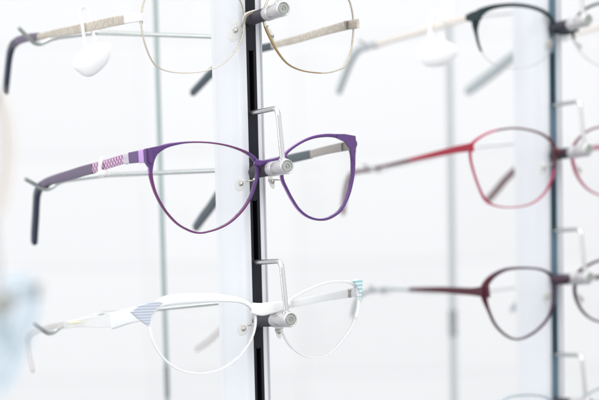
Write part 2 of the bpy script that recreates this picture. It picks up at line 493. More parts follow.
def W(pts, w): return [(x, y, w) for x, y in pts]
def shift(loop, dx, dy): return [(p[0] + dx, p[1] + dy) + tuple(p[2:]) for p in loop]

GL = 'spectacles hung on the near column'; GR = 'spectacles hung on the far column'
# ---- purple
purple = dict(
    label='purple cat-eye spectacles with pink lattice temple, on middle peg of the near column', group=GL,
    bridge_at=(268, 160, .989), tilt=5, wrap=2.0, thick=2.3, rim=['purple', 'magenta', 'plum'],
    ring_mat=[lambda t: .22 < t < .38 or t > .56, None],
    loops=[[(152.8, 173.6, 3.2), (153.4, 167, 4.4), (155, 160, 6), (158.7, 153.4, 6.5), (166.7, 148, 4.3), (177.4, 144.7, 2.5), (189.5, 142.9, 1.6),
            (203.4, 142.7, 1.3), (216.7, 143.9, 1.3), (230, 146.6, 1.4), (243.4, 151.6, 2.0), (251.4, 156.9, 3.0), (255.6, 163, 3.6), (257.2, 172, 2.4),
            (254.8, 183, 2.4), (250.2, 197.4, 2.0), (242, 210.2, 1.9), (231, 221, 1.8), (220, 227.4, 1.6), (209, 231, 1.5), (200, 232.3, 1.6),
            (191, 230.2, 1.6), (179.3, 224, 1.3), (170, 214.7, 1.3), (163.7, 206, 1.4), (157.4, 193.7, 1.6), (154.2, 183, 2.2)],
           [(284.5, 180, 2.2), (283.2, 170, 2.4), (284, 162, 2.6), (289, 152.5, 2.2), (302, 143.2, 2.1), (314.3, 138.4, 2.7), (326.6, 136.8, 3.1), (335.4, 137.3, 3.4),
            (343.8, 139.6, 4.4), (347.4, 142.0, 6.4), (349.8, 145.4, 8.4), (351.0, 150, 5.4), (352.0, 157, 4.0), (352.4, 166, 3.4), (351.7, 178, 3.0), (347.8, 195, 2.6), (340.8, 209, 2.4),
            (330, 216.8, 2.4), (319.6, 218.8, 2.0), (309, 215.8, 1.9), (300.3, 208.8, 1.9), (293.3, 198.3, 2.0), (288, 188, 2.1)]],
    bridge=[(254.5, 161.5, 3.6, 1.8), (260, 163.2, 3.2, 2.0, .6), (268, 162.0, 2.7, 2.2, 1.0), (276, 160.2, 2.6, 2.0, .8), (286, 156.5, 2.2, 1.7)],
    lugs=[dict(poly=[(336, 133.9), (345, 134.0), (355.6, 135.9), (356.3, 143), (355.9, 152), (355.0, 160), (353.0, 160), (350.2, 147.5), (346, 141.8), (338, 138)], off=.2, t=2.2), dict(poly=[(146, 148.6), (151, 147.6), (158, 146.2), (164, 145.4), (159, 150), (156, 156), (152, 167), (149.6, 168), (146.5, 163.6)], off=.15, t=1.9)],
    temples=[
        dict(hinge=(149.5, 156), toe=-2, inner=1, barrel_at=(124, 160), segs=[
            dict(name='temple', mat='lattice', pts=[(129.5, 157.6, 4.9, 1.7), (118, 160.8, 5.0, 1.5), (104, 165.2, 5.2, 1.6), (92, 168.6, 5.4, 1.8)]),
            dict(name='end_piece', mat='purple', pts=[(151, 155.5, 7.6, 1.9), (146, 155.9, 7.0, 2.0), (138, 156.8, 6.3, 2.0), (130, 158, 5.9, 1.9)]),
            dict(name='enamel_band', mat='lilac', pts=[(145.6, 155.9, 7.2, 2.3), (143, 156.2, 7.1, 2.3), (140.6, 156.5, 6.9, 2.3)]),
            dict(name='crystal_band', mat='sparkle', pts=[(130.5, 158, 5.6, 2.2), (125, 159, 5.5, 2.2)]),
            dict(name='temple_tip', mat='mauve', pts=[(93.5, 168.4, 5.7, 2.3), (82, 171.4, 5.7, 2.5), (70, 175, 5.5, 2.8), (58, 178.4, 5.2, 3.0), (47.5, 182.2, 5.0, 3.2), (41, 186.4, 5.0, 3.2)]),
            dict(name='ear_bend', mat='navy', end=True, pts=[(43.5, 184.6, 5.0, 3.3), (40, 187.4, 5.2, 3.4), (37.2, 194, 5.4, 3.4), (36.3, 203, 5.4, 3.2), (35.5, 218, 5.6, 3.2), (34.6, 232, 5.6, 3.2), (34.3, 241, 5.2, 3.1)])]),
        dict(hinge=(351, 146), toe=3.0, inner=-1, barrel_at=(343, 146.8), segs=[
            dict(name='temple', mat='greige', pts=[(350, 145.2, 5.2, 1.6), (344, 146.6, 5.0, 1.6), (328, 149.8, 4.6, 1.6), (309, 154.6, 4.4, 1.7)]),
            dict(name='temple_tip', mat='teal', end=True, pts=[(311, 154.2, 4.8, 2.4), (300, 156.6, 5.0, 2.6), (285, 160, 5.0, 2.8), (262, 165.5, 5, 3), (240, 172.5, 5, 3), (228, 181, 5, 3),
                                                                (220, 192, 5.4, 3), (211, 206.5, 5.8, 3), (203, 217, 5.8, 3), (196, 227, 5.0, 3)])])],
    pads=[(240.5, 184, 9, 15, 1, 254, 179), (271.5, 182, 8, 15, -1, 284, 178)])

# ---- gold rimmed
gold = dict(
    label='thin gold-rimmed spectacles with beige marbled temple, on top peg of the near column', group=GL,
    bridge_at=(263, 8, .989), tilt=5, wrap=2.0, thick=1.2, rim=['palemetal', 'palemetal', 'goldd', 'gold'],
    ring_mat=[None, lambda t: 1 if t < .28 else 2 if t < .46 else 0],
    loops=[W([(142, 20.6), (144, 37), (149.5, 54), (156.5, 65), (167, 70.4), (184, 72.5), (204, 70.8), (221, 64.6), (234, 52.5), (241.4, 39), (244.2, 26), (244.2, 13), (241.6, 3),
              (236, -6), (222, -15), (200, -20), (176, -18), (156, -11), (145, 1)], .85),
           [(267, 26, 2.4), (272.5, 39, 2.2), (279, 51.6, 1.7), (287.7, 62.6, 1.3), (298.6, 68.8, 1.1), (311.6, 71.8, 1), (326.8, 72.4, 1), (339.8, 69.2, .9), (346.3, 64.6, .9), (350.4, 55, .9),
            (353, 39, .9), (353.8, 24, .9), (352, 8.7, .9), (347.4, -3, .9), (336, -13, 1), (314, -19, 1), (290, -17, 1), (274, -8, 1.2), (266.5, 6, 1.6), (265.5, 16, 2.2)]],
    bridge=[(243.5, 22, 2.0, 1.2), (246, 15, 2.0, 1.4, .6), (254, 12.0, 2.2, 1.6, 1), (262, 12.5, 2.0, 1.4, .6), (267, 17, 1.8, 1.2)],
    temples=[
        dict(hinge=(141.5, 17), toe=-2, inner=1, barrel_at=(138, 19), segs=[
            dict(name='temple', mat='beige', pts=[(126, 19.2, 4.8, 1.7), (112, 21.8, 5.2, 1.8), (94, 25.8, 5.2, 1.9), (74, 29.8, 4.9, 2.0), (56, 33, 4.4, 2.0), (36, 37.4, 3.6, 2.0)]),
            dict(name='end_piece', mat='white', pts=[(142.5, 17.5, 3.2, 1.4), (139, 17.2, 4.6, 2.0), (126, 18.8, 5.2, 2.3)]),
            dict(name='temple_tip', mat='mauve', pts=[(38, 36.6, 4.6, 2.6), (28, 37.6, 4.6, 2.9), (19, 40.2, 4.7, 3), (14.5, 43.5, 4.9, 3)]),
            dict(name='ear_bend', mat='navy', end=True, pts=[(17, 41.4, 4.7, 3.1), (13, 45, 5, 3.2), (10.2, 52, 5.1, 3.2), (8.6, 62, 5, 3), (7, 77, 5, 3), (5.6, 91, 4.6, 3)])]),
        dict(hinge=(353, 24), toe=3.0, inner=-1, barrel_at=(348, 25), segs=[
            dict(name='temple', mat='beige', pts=[(358, 23.5, 5.2, 1.7), (345, 25.8, 5.0, 1.7), (320, 32.5, 4.4, 1.7), (296, 39.5, 4.2, 1.8), (268, 46.5, 3.6, 1.8)]),
            dict(name='temple_tip', mat='teal', end=True, pts=[(272, 46, 4.4, 2.5), (255, 50, 4.8, 2.8), (236, 55.5, 5, 3), (224, 62, 5, 3), (211, 73.5, 5, 3), (202, 83, 4.8, 3), (193, 92.5, 4.4, 3)])])],
    pads=[(235, 31, 12, 22, 1, 243.5, 24), (271, 36, 8, 18, -1, 268, 26)])

# ---- white
white = dict(
    label='white and clear spectacles with blue-striped corner, on lowest peg of the near column', group=GL,
    bridge_at=(270, 309, .989), tilt=5, wrap=2.0, thick=2.0, rim=['white', 'white', 'milky'],
    ring_mat=[None, lambda t: t < .42 or t > .52],
    loops=[[(151.5, 330, 2.0), (152.5, 319, 3.0), (157, 310.5, 6), (166, 305.6, 9), (180, 303.6, 9.5), (196, 302.6, 9.2), (214, 301.8, 8.2), (231, 302, 6.2), (243, 303.6, 4.6), (251.5, 309, 3.6),
            (254.8, 318, 2.4), (254.4, 328, 2.0), (250.8, 340, 1.35), (240.7, 355, 1.35), (225, 367, 1.35), (212, 371.5, 1.35), (198.7, 373, 1.35), (180, 369.4, 1.35), (164.6, 358, 1.35), (155.4, 344, 1.35)],
           [(282.6, 329.4, 1.3), (289.7, 343.7, 1.2), (301.6, 354, 1.2), (314.7, 357.4, 1.2), (329, 353.8, 1.3), (342, 340.6, 1.7), (351, 328, 2.0), (356.6, 312.8, 2.2), (358, 298, 2.4),
            (355.4, 286.5, 3.4), (345.5, 282.6, 2.4), (329, 283.4, 2.0), (312.3, 289, 1.8), (295.6, 298, 2.2), (285, 308, 2.8), (281.6, 318, 2.2)]],
    bridge=[(252, 308, 5.6, 2.4), (261, 309.5, 6.6, 3.0, 1), (270, 308.0, 6.2, 3.2, 1.4), (278, 306.6, 5.6, 2.8, 1), (289, 302.5, 2.6, 2.0)],
    lugs=[dict(poly=[(132, 312), (139, 306), (148, 303.6), (158, 302), (163, 303), (156, 309), (151.5, 316), (149.5, 326), (142, 321)], off=.5, t=3.0, mat='stripe'),
          dict(poly=[(354, 281), (360, 279.2), (362.6, 281), (362.4, 290), (360.6, 300), (359.2, 299), (359.4, 290)], off=.5, t=3.0, mat='greenstripe')],
    temples=[
        dict(hinge=(142, 314), toe=-2, inner=1, barrel_at=(124, 318), segs=[
            dict(name='temple', mat='milky', pts=[(117, 319.6, 8.2, 2.9), (110, 320.6, 7.2, 2.9), (97, 321.8, 6.2, 2.8), (80, 322.8, 4.8, 2.8), (66, 325, 4.2, 2.8)]),
            dict(name='end_piece', mat='white', pts=[(141, 313.4, 8.2, 2.4), (130, 315.8, 8.0, 2.8), (121, 318.2, 8.6, 3.1), (113, 321, 8.6, 3.1)]),
            dict(name='printed_mark', mat='yellow', pts=[(83, 321.8, .5, 3.2), (76, 322.6, .8, 3.3), (71, 323.2, .5, 3.2)]),
            dict(name='temple_tip', mat='milkytip', end=True, pts=[(66, 325, 4.2, 2.8), (54, 326.4, 3.4, 2.6), (43, 329, 3.4, 2.6), (32, 333, 3.6, 2.6), (27.6, 340, 3.6, 2.6), (28, 350, 3.6, 2.6), (30.6, 362, 3.6, 2.6), (32.4, 370, 3.4, 2.5)])]),
        dict(hinge=(358, 292), toe=3.0, inner=-1, barrel_at=(352, 293), segs=[
            dict(name='temple', mat='milky', pts=[(358, 291.5, 5.4, 2.6), (344, 294, 4.8, 2.6), (322, 298, 4.2, 2.5), (296, 303.5, 4, 2.5)]),
            dict(name='temple_tip', mat='milkytip', end=True, pts=[(296, 303.5, 4, 2.5), (262, 310, 4, 2.6), (240, 316, 4, 2.6), (226, 325, 4, 2.6), (210, 340, 4.2, 2.6), (197, 349, 4, 2.6)])])],
    pads=[(243, 329, 9, 14, 1, 253, 324), (278, 332, 8, 15, -1, 283, 328)])

# ---- far column
DF = 1.19
black4 = dict(
    label='half-rim spectacles with black teal brow and pale temple, top right of the photo', group=GR,
    bridge_at=(564, 31, DF - .011), tilt=5, wrap=2.0, thick=2.0, rim=['black', 'black', 'nylon'],
    ring_mat=[lambda t: .07 < t < .46, lambda t: t < .56],
    loops=[[(478, 33, 2.2), (481, 48, .6), (489, 60, .6), (504, 67, .6), (520, 68.5, .6), (537, 64, .6), (549, 54, .6), (555, 42, .6), (555.5, 30, 2.6), (551.5, 20, 3.4), (543, 12.5, 3.4), (530, 8, 3.4),
            (515, 6.4, 3.6), (500, 7.6, 4.0), (489, 11, 5.5), (482, 17, 8.5), (479, 25, 6)],
           [(575, 38, 1.2), (580, 50, .6), (590, 60, .6), (602, 66, .6), (616, 66, .6), (630, 56, .6), (636, 40, .6), (637, 26, 1), (633, 12, 5), (622, 5, 4), (606, 3.5, 2.6), (592, 7, 2.4), (582, 14, 2.4), (576, 26, 2.4)]],
    bridge=[(554, 28, 4.6, 2.8), (564, 32, 4.4, 3.2, .6), (577, 28, 4.4, 2.8)],
    temples=[
        dict(hinge=(474, 17), toe=-2, inner=1, barrel_at=(468, 18), segs=[
            dict(name='temple', mat='cream', pts=[(468, 17.5, 3.6, 1.8), (448, 23, 3.4, 1.7), (420, 31.5, 3.2, 1.7), (390, 40, 3.0, 1.8), (374, 44.5, 3.2, 2)]),
            dict(name='end_piece', mat='black', pts=[(480, 15, 6, 2.4), (474, 16.3, 6, 2.4), (467, 17.8, 4, 2.2)]),
            dict(name='temple_tip', mat='paletip', end=True, pts=[(376, 44, 4.4, 2.8), (368, 46.3, 5, 3), (360, 49, 5, 3), (354, 55, 5.2, 3), (349, 65, 5.4, 3), (343, 80, 5.4, 3), (339, 91, 5, 3)])]),
        dict(hinge=(637, 16), toe=3, inner=-1, segs=[
            dict(name='temple', mat='cream', pts=[(637, 15, 4, 1.8), (600, 27, 3.2, 1.7), (566, 36, 3, 1.8)]),
            dict(name='temple_tip', mat='paletip', end=True, pts=[(568, 35.5, 5, 3), (546, 41, 5.5, 3.2), (528, 48, 6, 3.4), (512, 57, 6.6, 3.4), (496, 70, 7, 3.4), (480, 82, 7, 3.4), (468, 91, 6, 3.4)])])],
    pads=[(548, 44, 8, 14, 1, 555, 38), (579, 46, 8, 14, -1, 576, 38)])
red5 = dict(
    label='red spectacles with slim red temple, on second peg of the far column', group=GR,
    bridge_at=(564, 153, DF - .011), tilt=5, wrap=2.0, thick=1.6, rim=['greybrown', 'pink', 'pink'],
    ring_mat=[lambda t: t < .12 or .44 < t, lambda t: t < .55],
    loops=[[(473.4, 146, 3), (481, 138, 2.0), (495, 131.6, 1.7), (515, 128.8, 1.6), (535, 132, 1.7), (547, 138, 2.2), (553.6, 147, 3.0), (554.6, 160, 2.6), (551.8, 178, 1.8), (544.6, 193, 1.3), (531, 203.6, 1.1), (512, 207, 1),
            (497, 205.4, 1.2), (487.6, 200, 2.2), (481, 189, 1.4), (475, 172, 1.4), (471.8, 157, 1.8)],
           [(574, 158, 2.4), (578, 174, 1.8), (588, 188, 1.3), (602, 195, 1.1), (618, 196, 1.1), (630, 188, 1.1), (636, 170, 1.1), (638, 150, 1.5), (634, 138, 3), (620, 128, 2), (604, 127, 1.6), (590, 131, 1.6), (580, 139, 1.8), (574.4, 149, 2.4)]],
    bridge=[(553, 148, 3.6, 2), (562, 152.4, 3.0, 2.2, .6), (576, 148, 3.2, 2)],
    temples=[
        dict(hinge=(471, 147.5), toe=-2, inner=1, barrel_at=(467, 148), segs=[
            dict(name='temple', mat='red', pts=[(472.6, 147, 5.6, 2), (468, 147.6, 5, 2), (455, 149.8, 4.4, 1.8), (440, 153.2, 3.8, 1.7), (424, 156.8, 3.1, 1.7), (408, 160.6, 2.6, 1.6)]),
            dict(name='temple_wire', mat='greybrown', pts=[(410, 160.2, 2.6, 1.7), (392, 164.4, 2.3, 1.6), (377, 167.8, 2.2, 1.6)]),
            dict(name='temple_tip', mat='greybrown', end=True, pts=[(380, 167.2, 2.6, 2), (373, 169.2, 3.2, 2.2), (362, 171, 2.8, 2.2), (353, 173, 2.8, 2.2), (348, 180, 3, 2.2), (345, 193, 3.2, 2.2), (343.5, 206, 3.2, 2.2), (343, 213, 3, 2.2)])]),
        dict(hinge=(637, 142), toe=3, inner=-1, segs=[
            dict(name='temple', mat='pink', pts=[(637, 141, 4, 1.8), (600, 147, 3, 1.7), (566, 152, 2.5, 1.6)]),
            dict(name='temple_tip', mat='greybrown', end=True, pts=[(568, 151.5, 3, 2.4), (546, 156, 3.6, 2.6), (530, 161.5, 4, 2.6), (518, 168, 4.2, 2.6), (506, 179, 4.4, 2.6), (496, 191, 4.4, 2.6), (488, 200, 4, 2.6)])])],
    pads=[(543, 168, 8, 14, 1, 553, 163), (579, 170, 8, 14, -1, 576, 164)])
wine6 = dict(
    label='dark wine-red round spectacles on third peg of the far column', group=GR,
    bridge_at=(565, 279, DF - .011), tilt=5, wrap=2.0, thick=2.0, rim=['greymetal', 'greymetal', 'wine'],
    ring_mat=[lambda t: t < .12 or t > .9, lambda t: .5 < t < .65],
    loops=[[(487.4, 297, 5), (488.2, 288, 6), (493, 280, 5), (501.5, 273.4, 3.6), (512, 269.8, 2.6), (530, 269, 2.0), (544, 271.4, 2.2), (551.6, 278, 3.0), (554, 289, 2.6), (553.4, 301, 2.0), (549.6, 315, 2.0), (541, 326.5, 1.8), (529.5, 335, 1.8),
            (517, 338.6, 1.8), (506, 334, 1.8), (496.6, 324, 1.8), (490.6, 311, 2.0)],
           [(576.6, 290, 2.4), (580, 304, 1.9), (588, 315, 1.7), (600, 321, 1.7), (614, 320, 1.7), (627, 310, 1.7), (634, 295, 1.8), (636, 280, 4), (630, 267, 5), (618, 260.6, 2.4), (603, 261, 2.2), (590, 266, 2.2), (580, 274, 2.6)]],
    bridge=[(551, 278, 4.0, 2.4), (562, 280, 3.6, 2.8, .6), (579, 276, 4.0, 2.4)],
    temples=[
        dict(hinge=(486, 291.5), toe=-2, inner=1, barrel_at=(480, 291), segs=[
            dict(name='temple', mat='wine', pts=[(488, 291, 8.4, 2.6), (482, 291.6, 6.6, 2.4), (472, 291.6, 4.8, 2.2), (455, 290.6, 4.4, 2), (436, 289.6, 3.6, 1.9), (410, 289.4, 2.4, 1.8)]),
            dict(name='temple_wire', mat='paletip', pts=[(412, 289.4, 1.6, 1.8), (396, 289, 2.0, 1.8), (383, 289, 2.6, 1.9)]),
            dict(name='temple_tip', mat='greytip', end=True, pts=[(386, 288.8, 2.4, 2), (374, 290.5, 3.2, 2.2), (366, 292.4, 2.6, 2.2), (359, 297, 2.6, 2.2), (355, 306, 2.8, 2.2), (353, 316, 2.8, 2.2)])]),
        dict(hinge=(636, 272), toe=3, inner=-1, segs=[
            dict(name='temple', mat='wine', pts=[(636, 272, 4, 2), (600, 277, 3, 1.9), (566, 281, 2.5, 1.8)]),
            dict(name='temple_tip', mat='paletip', end=True, pts=[(568, 281, 3, 2.4), (546, 285, 3.4, 2.6), (530, 291, 3.4, 2.6), (520, 300, 3.4, 2.4), (512, 310, 3.2, 2.4)])])],
    pads=[(546, 297, 8, 14, 1, 553, 292), (581, 299, 8, 14, -1, 578, 294)])
silver7 = dict(
    label='silver-rimmed spectacles cut off by the bottom edge, on lowest peg of the far column', group=GR,
    bridge_at=(566, 408, DF - .011), tilt=5, wrap=2.0, thick=1.6, rim=['silver', 'silver', 'silver'],
    loops=[shift([(490, 296, 1.4), (491, 287, 1.6), (496, 279, 1.8), (503, 273.6, 1.8), (513, 270.4, 1.6), (530, 269.4, 1.6), (544, 271.4, 1.6), (551.6, 278, 1.8), (554, 289, 1.6), (553.4, 301, 1.4), (549.6, 315, 1.4), (541, 326.5, 1.4), (529.5, 335, 1.4),
                  (517, 338.6, 1.4), (506, 334, 1.4), (496.6, 324, 1.4), (491.6, 311, 1.4)], 2, 126.5),
           shift([(576.6, 290, 2), (580, 304, 1.5), (588, 315, 1.5), (600, 321, 1.5), (614, 320, 1.5), (627, 310, 1.5), (634, 295, 1.5), (636, 280, 2), (630, 267, 2), (618, 260.6, 1.6), (603, 261, 1.6), (590, 266, 1.6), (580, 274, 1.8)], 2, 127)],
    bridge=[(554, 405, 3.0, 2), (564, 408, 2.4, 2.2, .6), (581, 403, 3.0, 2)],
    temples=[
        dict(hinge=(492, 410), toe=-2, inner=1, barrel_at=(486, 409), segs=[
            dict(name='temple', mat='paletip', pts=[(492, 410, 3.4, 2), (470, 409, 3.2, 1.8), (436, 408, 2.4, 1.7), (410, 408, 2, 1.7)]),
            dict(name='temple_tip', mat='paletip', end=True, pts=[(412, 408, 3, 2.2), (390, 409, 3.2, 2.4), (372, 412, 3.2, 2.4), (362, 420, 3.2, 2.4), (358, 440, 3.2, 2.4)])]),
        dict(hinge=(638, 398), toe=3, inner=-1, segs=[
            dict(name='temple', mat='paletip', pts=[(638, 398, 3.4, 2), (600, 403, 3, 1.9), (566, 407, 2.5, 1.8)]),
            dict(name='temple_tip', mat='paletip', end=True, pts=[(568, 407, 3, 2.4), (546, 411, 3.4, 2.6), (530, 417, 3.4, 2.6), (512, 436, 3.2, 2.4)])])],
    pads=[(548, 424, 8, 14, 1, 555, 419)])

surfs = []
for s in (gold, purple, white, black4, red5, wine6, silver7): surfs.append(spectacles(s))

# ------------------------------------------------------------------ near and far display columns
def temple_plane(hx, hy, i, toe=-2):
    H = surfs[i][1](hx, hy); td = (Matrix.Rotation(math.radians(toe), 3, 'Z') @ (-NH)).normalized(); return H, td.cross(Z).normalized()
def rest(i, hx, hy, left, val, right, mid, end, d_end):
    H, pn = temple_plane(hx, hy, i)
    v = hit(val[0], val[1], H, pn); dv = (R.inverted() @ (v - CAM)).z * -1
    return [P(*left, dv - .013), P(*val, dv - .001), P(*right, dv + .007), P(*mid, dv + .020), P(*end, d_end)]
rests = [rest(0, 141.5, 17, (18.6, 27.8), (37, 46.0), (53.5, 37.8), (96, 32.5), (226, 37), 1.055),
         rest(1, 149.5, 156, (25.2, 178.8), (47, 191.2), (60.5, 181), (106, 175), (228, 170), 1.055),
         rest(2, 142, 314, (34, 323.6), (50, 335.4), (63, 325), (100, 314.5), (232, 301.5), 1.055)]
colA, QA = column(254.3, 172, 1.0, (80.2, 0, -79.2), 'white display column with black slotted rail and three pegs, in focus left of centre',
                  [(-50 + 79 * k, -14 + 79 * k) for k in range(-4, 6)], rests, 1.95, .95, 'display columns')
# far column: its rests reach left behind the temples
HB = DF
restsB = []
for k, (yy, tx, ty) in enumerate(((36, 374, 47), (165, 378, 171), (294, 384, 292.5), (420, 384, 412))):
    i = 3 + k; hx, hy = [(474, 17), (471, 147.5), (486, 291.5), (492, 410)][k]
    my = hy + (ty - hy) * (hx - tx - 45) / (hx - tx)
    H, pn = temple_plane(hx, hy, i); v = hit(tx, ty, H, pn); dv = (R.inverted() @ (v - CAM)).z * -1
    restsB.append([P(tx - 16, ty - 8, dv - .012), P(tx, ty + 1.5, dv - .001), P(tx + 10, ty - 4, dv + .007), P(tx + 45, my, dv + .012), P(hx + 2, hy - 1, dv + .022), P(528, hy - 6, HB + .05)])
colB, QB = column(553.5, 155, DF, (79, 0, -79, -158), 'pale display column with dark rail, blurred at the right edge of the photo',
                  [(-50 + 79 * k, -14 + 79 * k) for k in range(-4, 6)], restsB, 1.95, .95, 'display columns', 'rail_blue', 'palewire')

# ------------------------------------------------------------------ slim uprights behind
def pole(px_top, px_bot, d, r, label, m='post'):
    a = P((px_top + px_bot) / 2, 200, d)
    root = empty('upright_pole', Vector((a.x, a.y, .9)), label, 'pole', 'slim uprights behind the spectacles')
    mb = MB(); lathe(mb, Vector((a.x, a.y, .9)), Z, [(0, r), (1.2, r)], k=20); mb.build('pole_tube', MT[m], root)
    mb = MB()
    for z_ in (1.19, 1.72):
        mb = MB(); lathe(mb, Vector((a.x, a.y, z_)), Z, [(0, r * 1.3), (.02, r * 1.3)], k=20); mb.build('pole_collar', MT['wire'], root)
    return root
pole(157.5, 165, 1.24, .0015, 'slim grey-green upright pole behind the left lenses of the near column')
pole(447, 455, 1.44, .0026, 'slim grey upright pole behind the temples of the far column', 'palepost')

# ------------------------------------------------------------------ security tags
def sec_tag(c, ax, ay, az, strap, sr, label, cat='security tag', group='white tags hung on spectacles'):
    root = empty('security_tag', c, label, cat, group)
    mb = MB()
    # rounded pebble body with a seam
    ellipsoid(mb, c, ax, ay, az, 0, 28)
    an = ax.normalized(); yn = ay.normalized(); q = []
    for p in mb.v:
        d = p - c; a_ = d.dot(an) / ax.length; b_ = d.dot(yn) / ay.length
        rho = a_ * a_ + b_ * b_; an_ = math.atan2(b_, a_)
        q.append(c + d + (an * a_ * ax.length + yn * b_ * ay.length) * rho * (.08 * math.sin(3 * an_ + 1.2) + .03 * math.sin(5 * an_)))
    mb.v = q
    mb.build('tag_body', MT['tag'], root)
    mb = MB(); ellipsoid(mb, c, ax * 1.015, ay * 1.015, az * .08, 0, 28); mb.build('tag_seam', MT['tag'], root)
    mb = MB(); tube(mb, strap, sr, 0, 10, 8); mb.build('strap', MT['tag'], root)
    return root
H0, pn0 = temple_plane(141.5, 17, 0)
def on0(px, py, off=0): return hit(px, py, H0 + pn0 * off * MM, pn0)
c = on0(92.5, 59, -2); xr = R @ Vector((1, 0, 0)); yr = R @ Vector((0, 1, 0)); zr = R @ Vector((0, 0, 1))
a1 = (xr * .80 + yr * .60).normalized(); a2 = (yr * .80 - xr * .60).normalized()
sec_tag(c, a1 * .0114, a2 * .0074, zr * .0038,
        [c + a2 * .006, on0(84.5, 40, -2.4), on0(82.5, 26, -2.6), on0(80, 12, -2), on0(84, 6.5, 0), on0(88, 12, 2), on0(91, 27, 2.4), on0(95, 42, 2), c + a2 * .006 + a1 * .001],
        .0009, 'white pebble-shaped security tag looped over the beige temple at top left')
H1, pn1 = temple_plane(149.5, 156, 1)
def on1(px, py, off=0): return hit(px, py, H1 + pn1 * off * MM, pn1)
lp = empty('tag_loop', on1(100, 168), 'thin white loop around the purple lattice temple', 'tag loop', 'white tags hung on spectacles')
mb = MB(); tube(mb, [on1(100, 171, -2.2), on1(100.5, 164, -2.2), on1(102, 158.5, 0), on1(104, 163, 2.2), on1(103.5, 172, 2.2), on1(101.5, 176, 0), on1(100, 171, -2.2)], .0011, 0, 10, 8); mb.build('loop_band', MT['tag'], lp)
mb = MB(); ellipsoid(mb, on1(103, 173, -1.6), xr * .003, yr * .0018, zr * .0014); mb.build('loop_clasp', MT['tag'], lp)
H3, pn3 = temple_plane(474, 17, 3)
def on3(px, py, off=0): return hit(px, py, H3 + pn3 * off * MM, pn3)
c = on3(437, 53, -4)
sec_tag(c, xr * .0122, yr * .0084, zr * .004,
        [c + yr * .007 - xr * .004, on3(430.5, 34, -2.4), on3(431, 20, -2), on3(435, 12, 0), on3(441, 18, 2), on3(443, 34, 2.2), c + yr * .007 + xr * .003], .0013,
        'blurred white oval security tag hanging from the temple at top right')
c2 = on3(447.5, 8, 5)
cl = empty('price_sleeve', c2, 'small white sleeve on the temple above the oval tag, top right', 'price tag', 'white tags hung on spectacles')
mb = MB()
path = [c2 + yr * .009, c2 - yr * .0065]
sweep(mb, path, lambda i: rrect(.0039, .0022, .6), 0, frame_n=zr); mb.build('sleeve_body', MT['tag'], cl)
mb = MB(); tube(mb, [c2 - yr * .006, on3(447, 20, 2), on3(446, 26, 0), on3(445, 19, -2), c2 - yr * .006 + zr * .001], .0006, 0, 8, 6); mb.build('strap', MT['tag'], cl)

# ------------------------------------------------------------------ near, strongly blurred spectacles at the left edge
DN = .60
blue8 = dict(
    label='pale blue tinted spectacles, very blurred, close at the lower left edge', group='blurred spectacles close at the left edge',
    bridge_at=(-18, 300, DN), tilt=5, wrap=2.0, thick=2.6, rim=['skyblue', 'skyblue', 'skyblue'], lens='lensblue',
    loops=[W([(-35, 330), (-50, 380), (-90, 410), (-140, 400), (-175, 350), (-175, 300), (-140, 268), (-80, 262), (-45, 285)], 3),
           W([(-6, 320), (-8, 355), (-6, 385), (2, 392), (14, 375), (27, 345), (36, 315), (38, 292), (32, 280), (16, 276), (0, 286)], 3)],
    bridge=[(-40, 300, 3, 2.5), (-22, 302, 3, 3, .8), (-4, 300, 3, 2.5)],
    temples=[dict(hinge=(-178, 300), toe=-2, inner=1, segs=[
                dict(name='temple', mat='skyblue', pts=[(-178, 300, 5, 2.2), (-300, 330, 5, 2.2)]),
                dict(name='temple_tip', mat='greytip', end=True, pts=[(-298, 330, 5, 2.6), (-345, 350, 5, 2.6), (-360, 380, 5, 2.6), (-365, 430, 5, 2.6)])]),
             dict(hinge=(43, 292), toe=3, inner=-1, segs=[
                dict(name='temple', mat='milky', pts=[(42, 290, 5, 2.2), (0, 300, 5, 2.2), (-60, 318, 5, 2.2)]),
                dict(name='temple_tip', mat='greytip', end=True, pts=[(-58, 318, 5, 2.6), (-110, 335, 5, 2.6), (-135, 360, 5, 2.6), (-150, 410, 5, 2.6)])])],
    pads=[(5, 330, 20, 34, -1, -6, 318)])
cream9 = dict(
    label='cream-framed spectacles, very blurred, close at the upper left edge', group='blurred spectacles close at the left edge',
    bridge_at=(-85, 95, DN), tilt=5, wrap=2.0, thick=3, rim=['cream', 'cream', 'cream'],
    loops=[shift(W([(-75, 330), (-90, 380), (-130, 410), (-180, 400), (-215, 350), (-215, 300), (-180, 268), (-120, 262), (-85, 285)], 8), -42, -195),
           shift(W([(-8, 330), (-4, 370), (6, 400), (20, 408), (35, 390), (42, 350), (42, 315), (34, 290), (16, 283), (0, 292)], 9), -38, -186)],
    bridge=[(-122, 105, 5, 3), (-87, 107, 5, 3, .8), (-50, 105, 5, 3)],
    temples=[dict(hinge=(-260, 105), toe=-2, inner=1, segs=[
                dict(name='temple', mat='cream', pts=[(-260, 105, 5, 2.2), (-340, 135, 5, 2.2)]),
                dict(name='temple_tip', mat='cream', end=True, pts=[(-338, 135, 5, 2.6), (-385, 155, 5, 2.6), (-400, 185, 5, 2.6), (-405, 240, 5, 2.6)])]),
             dict(hinge=(-1, 98), toe=3, inner=-1, segs=[
                dict(name='temple', mat='cream', pts=[(-1, 97, 5, 2.2), (-45, 108, 5, 2.2), (-105, 123, 5, 2.2)]),
                dict(name='temple_tip', mat='cream', end=True, pts=[(-103, 123, 5, 2.6), (-150, 140, 5, 2.6), (-180, 165, 5, 2.6), (-190, 220, 5, 2.6)])])],
    pads=[(-48, 128, 20, 34, -1, -52, 118)])
spectacles(blue8); spectacles(cream9)
QCz = 0
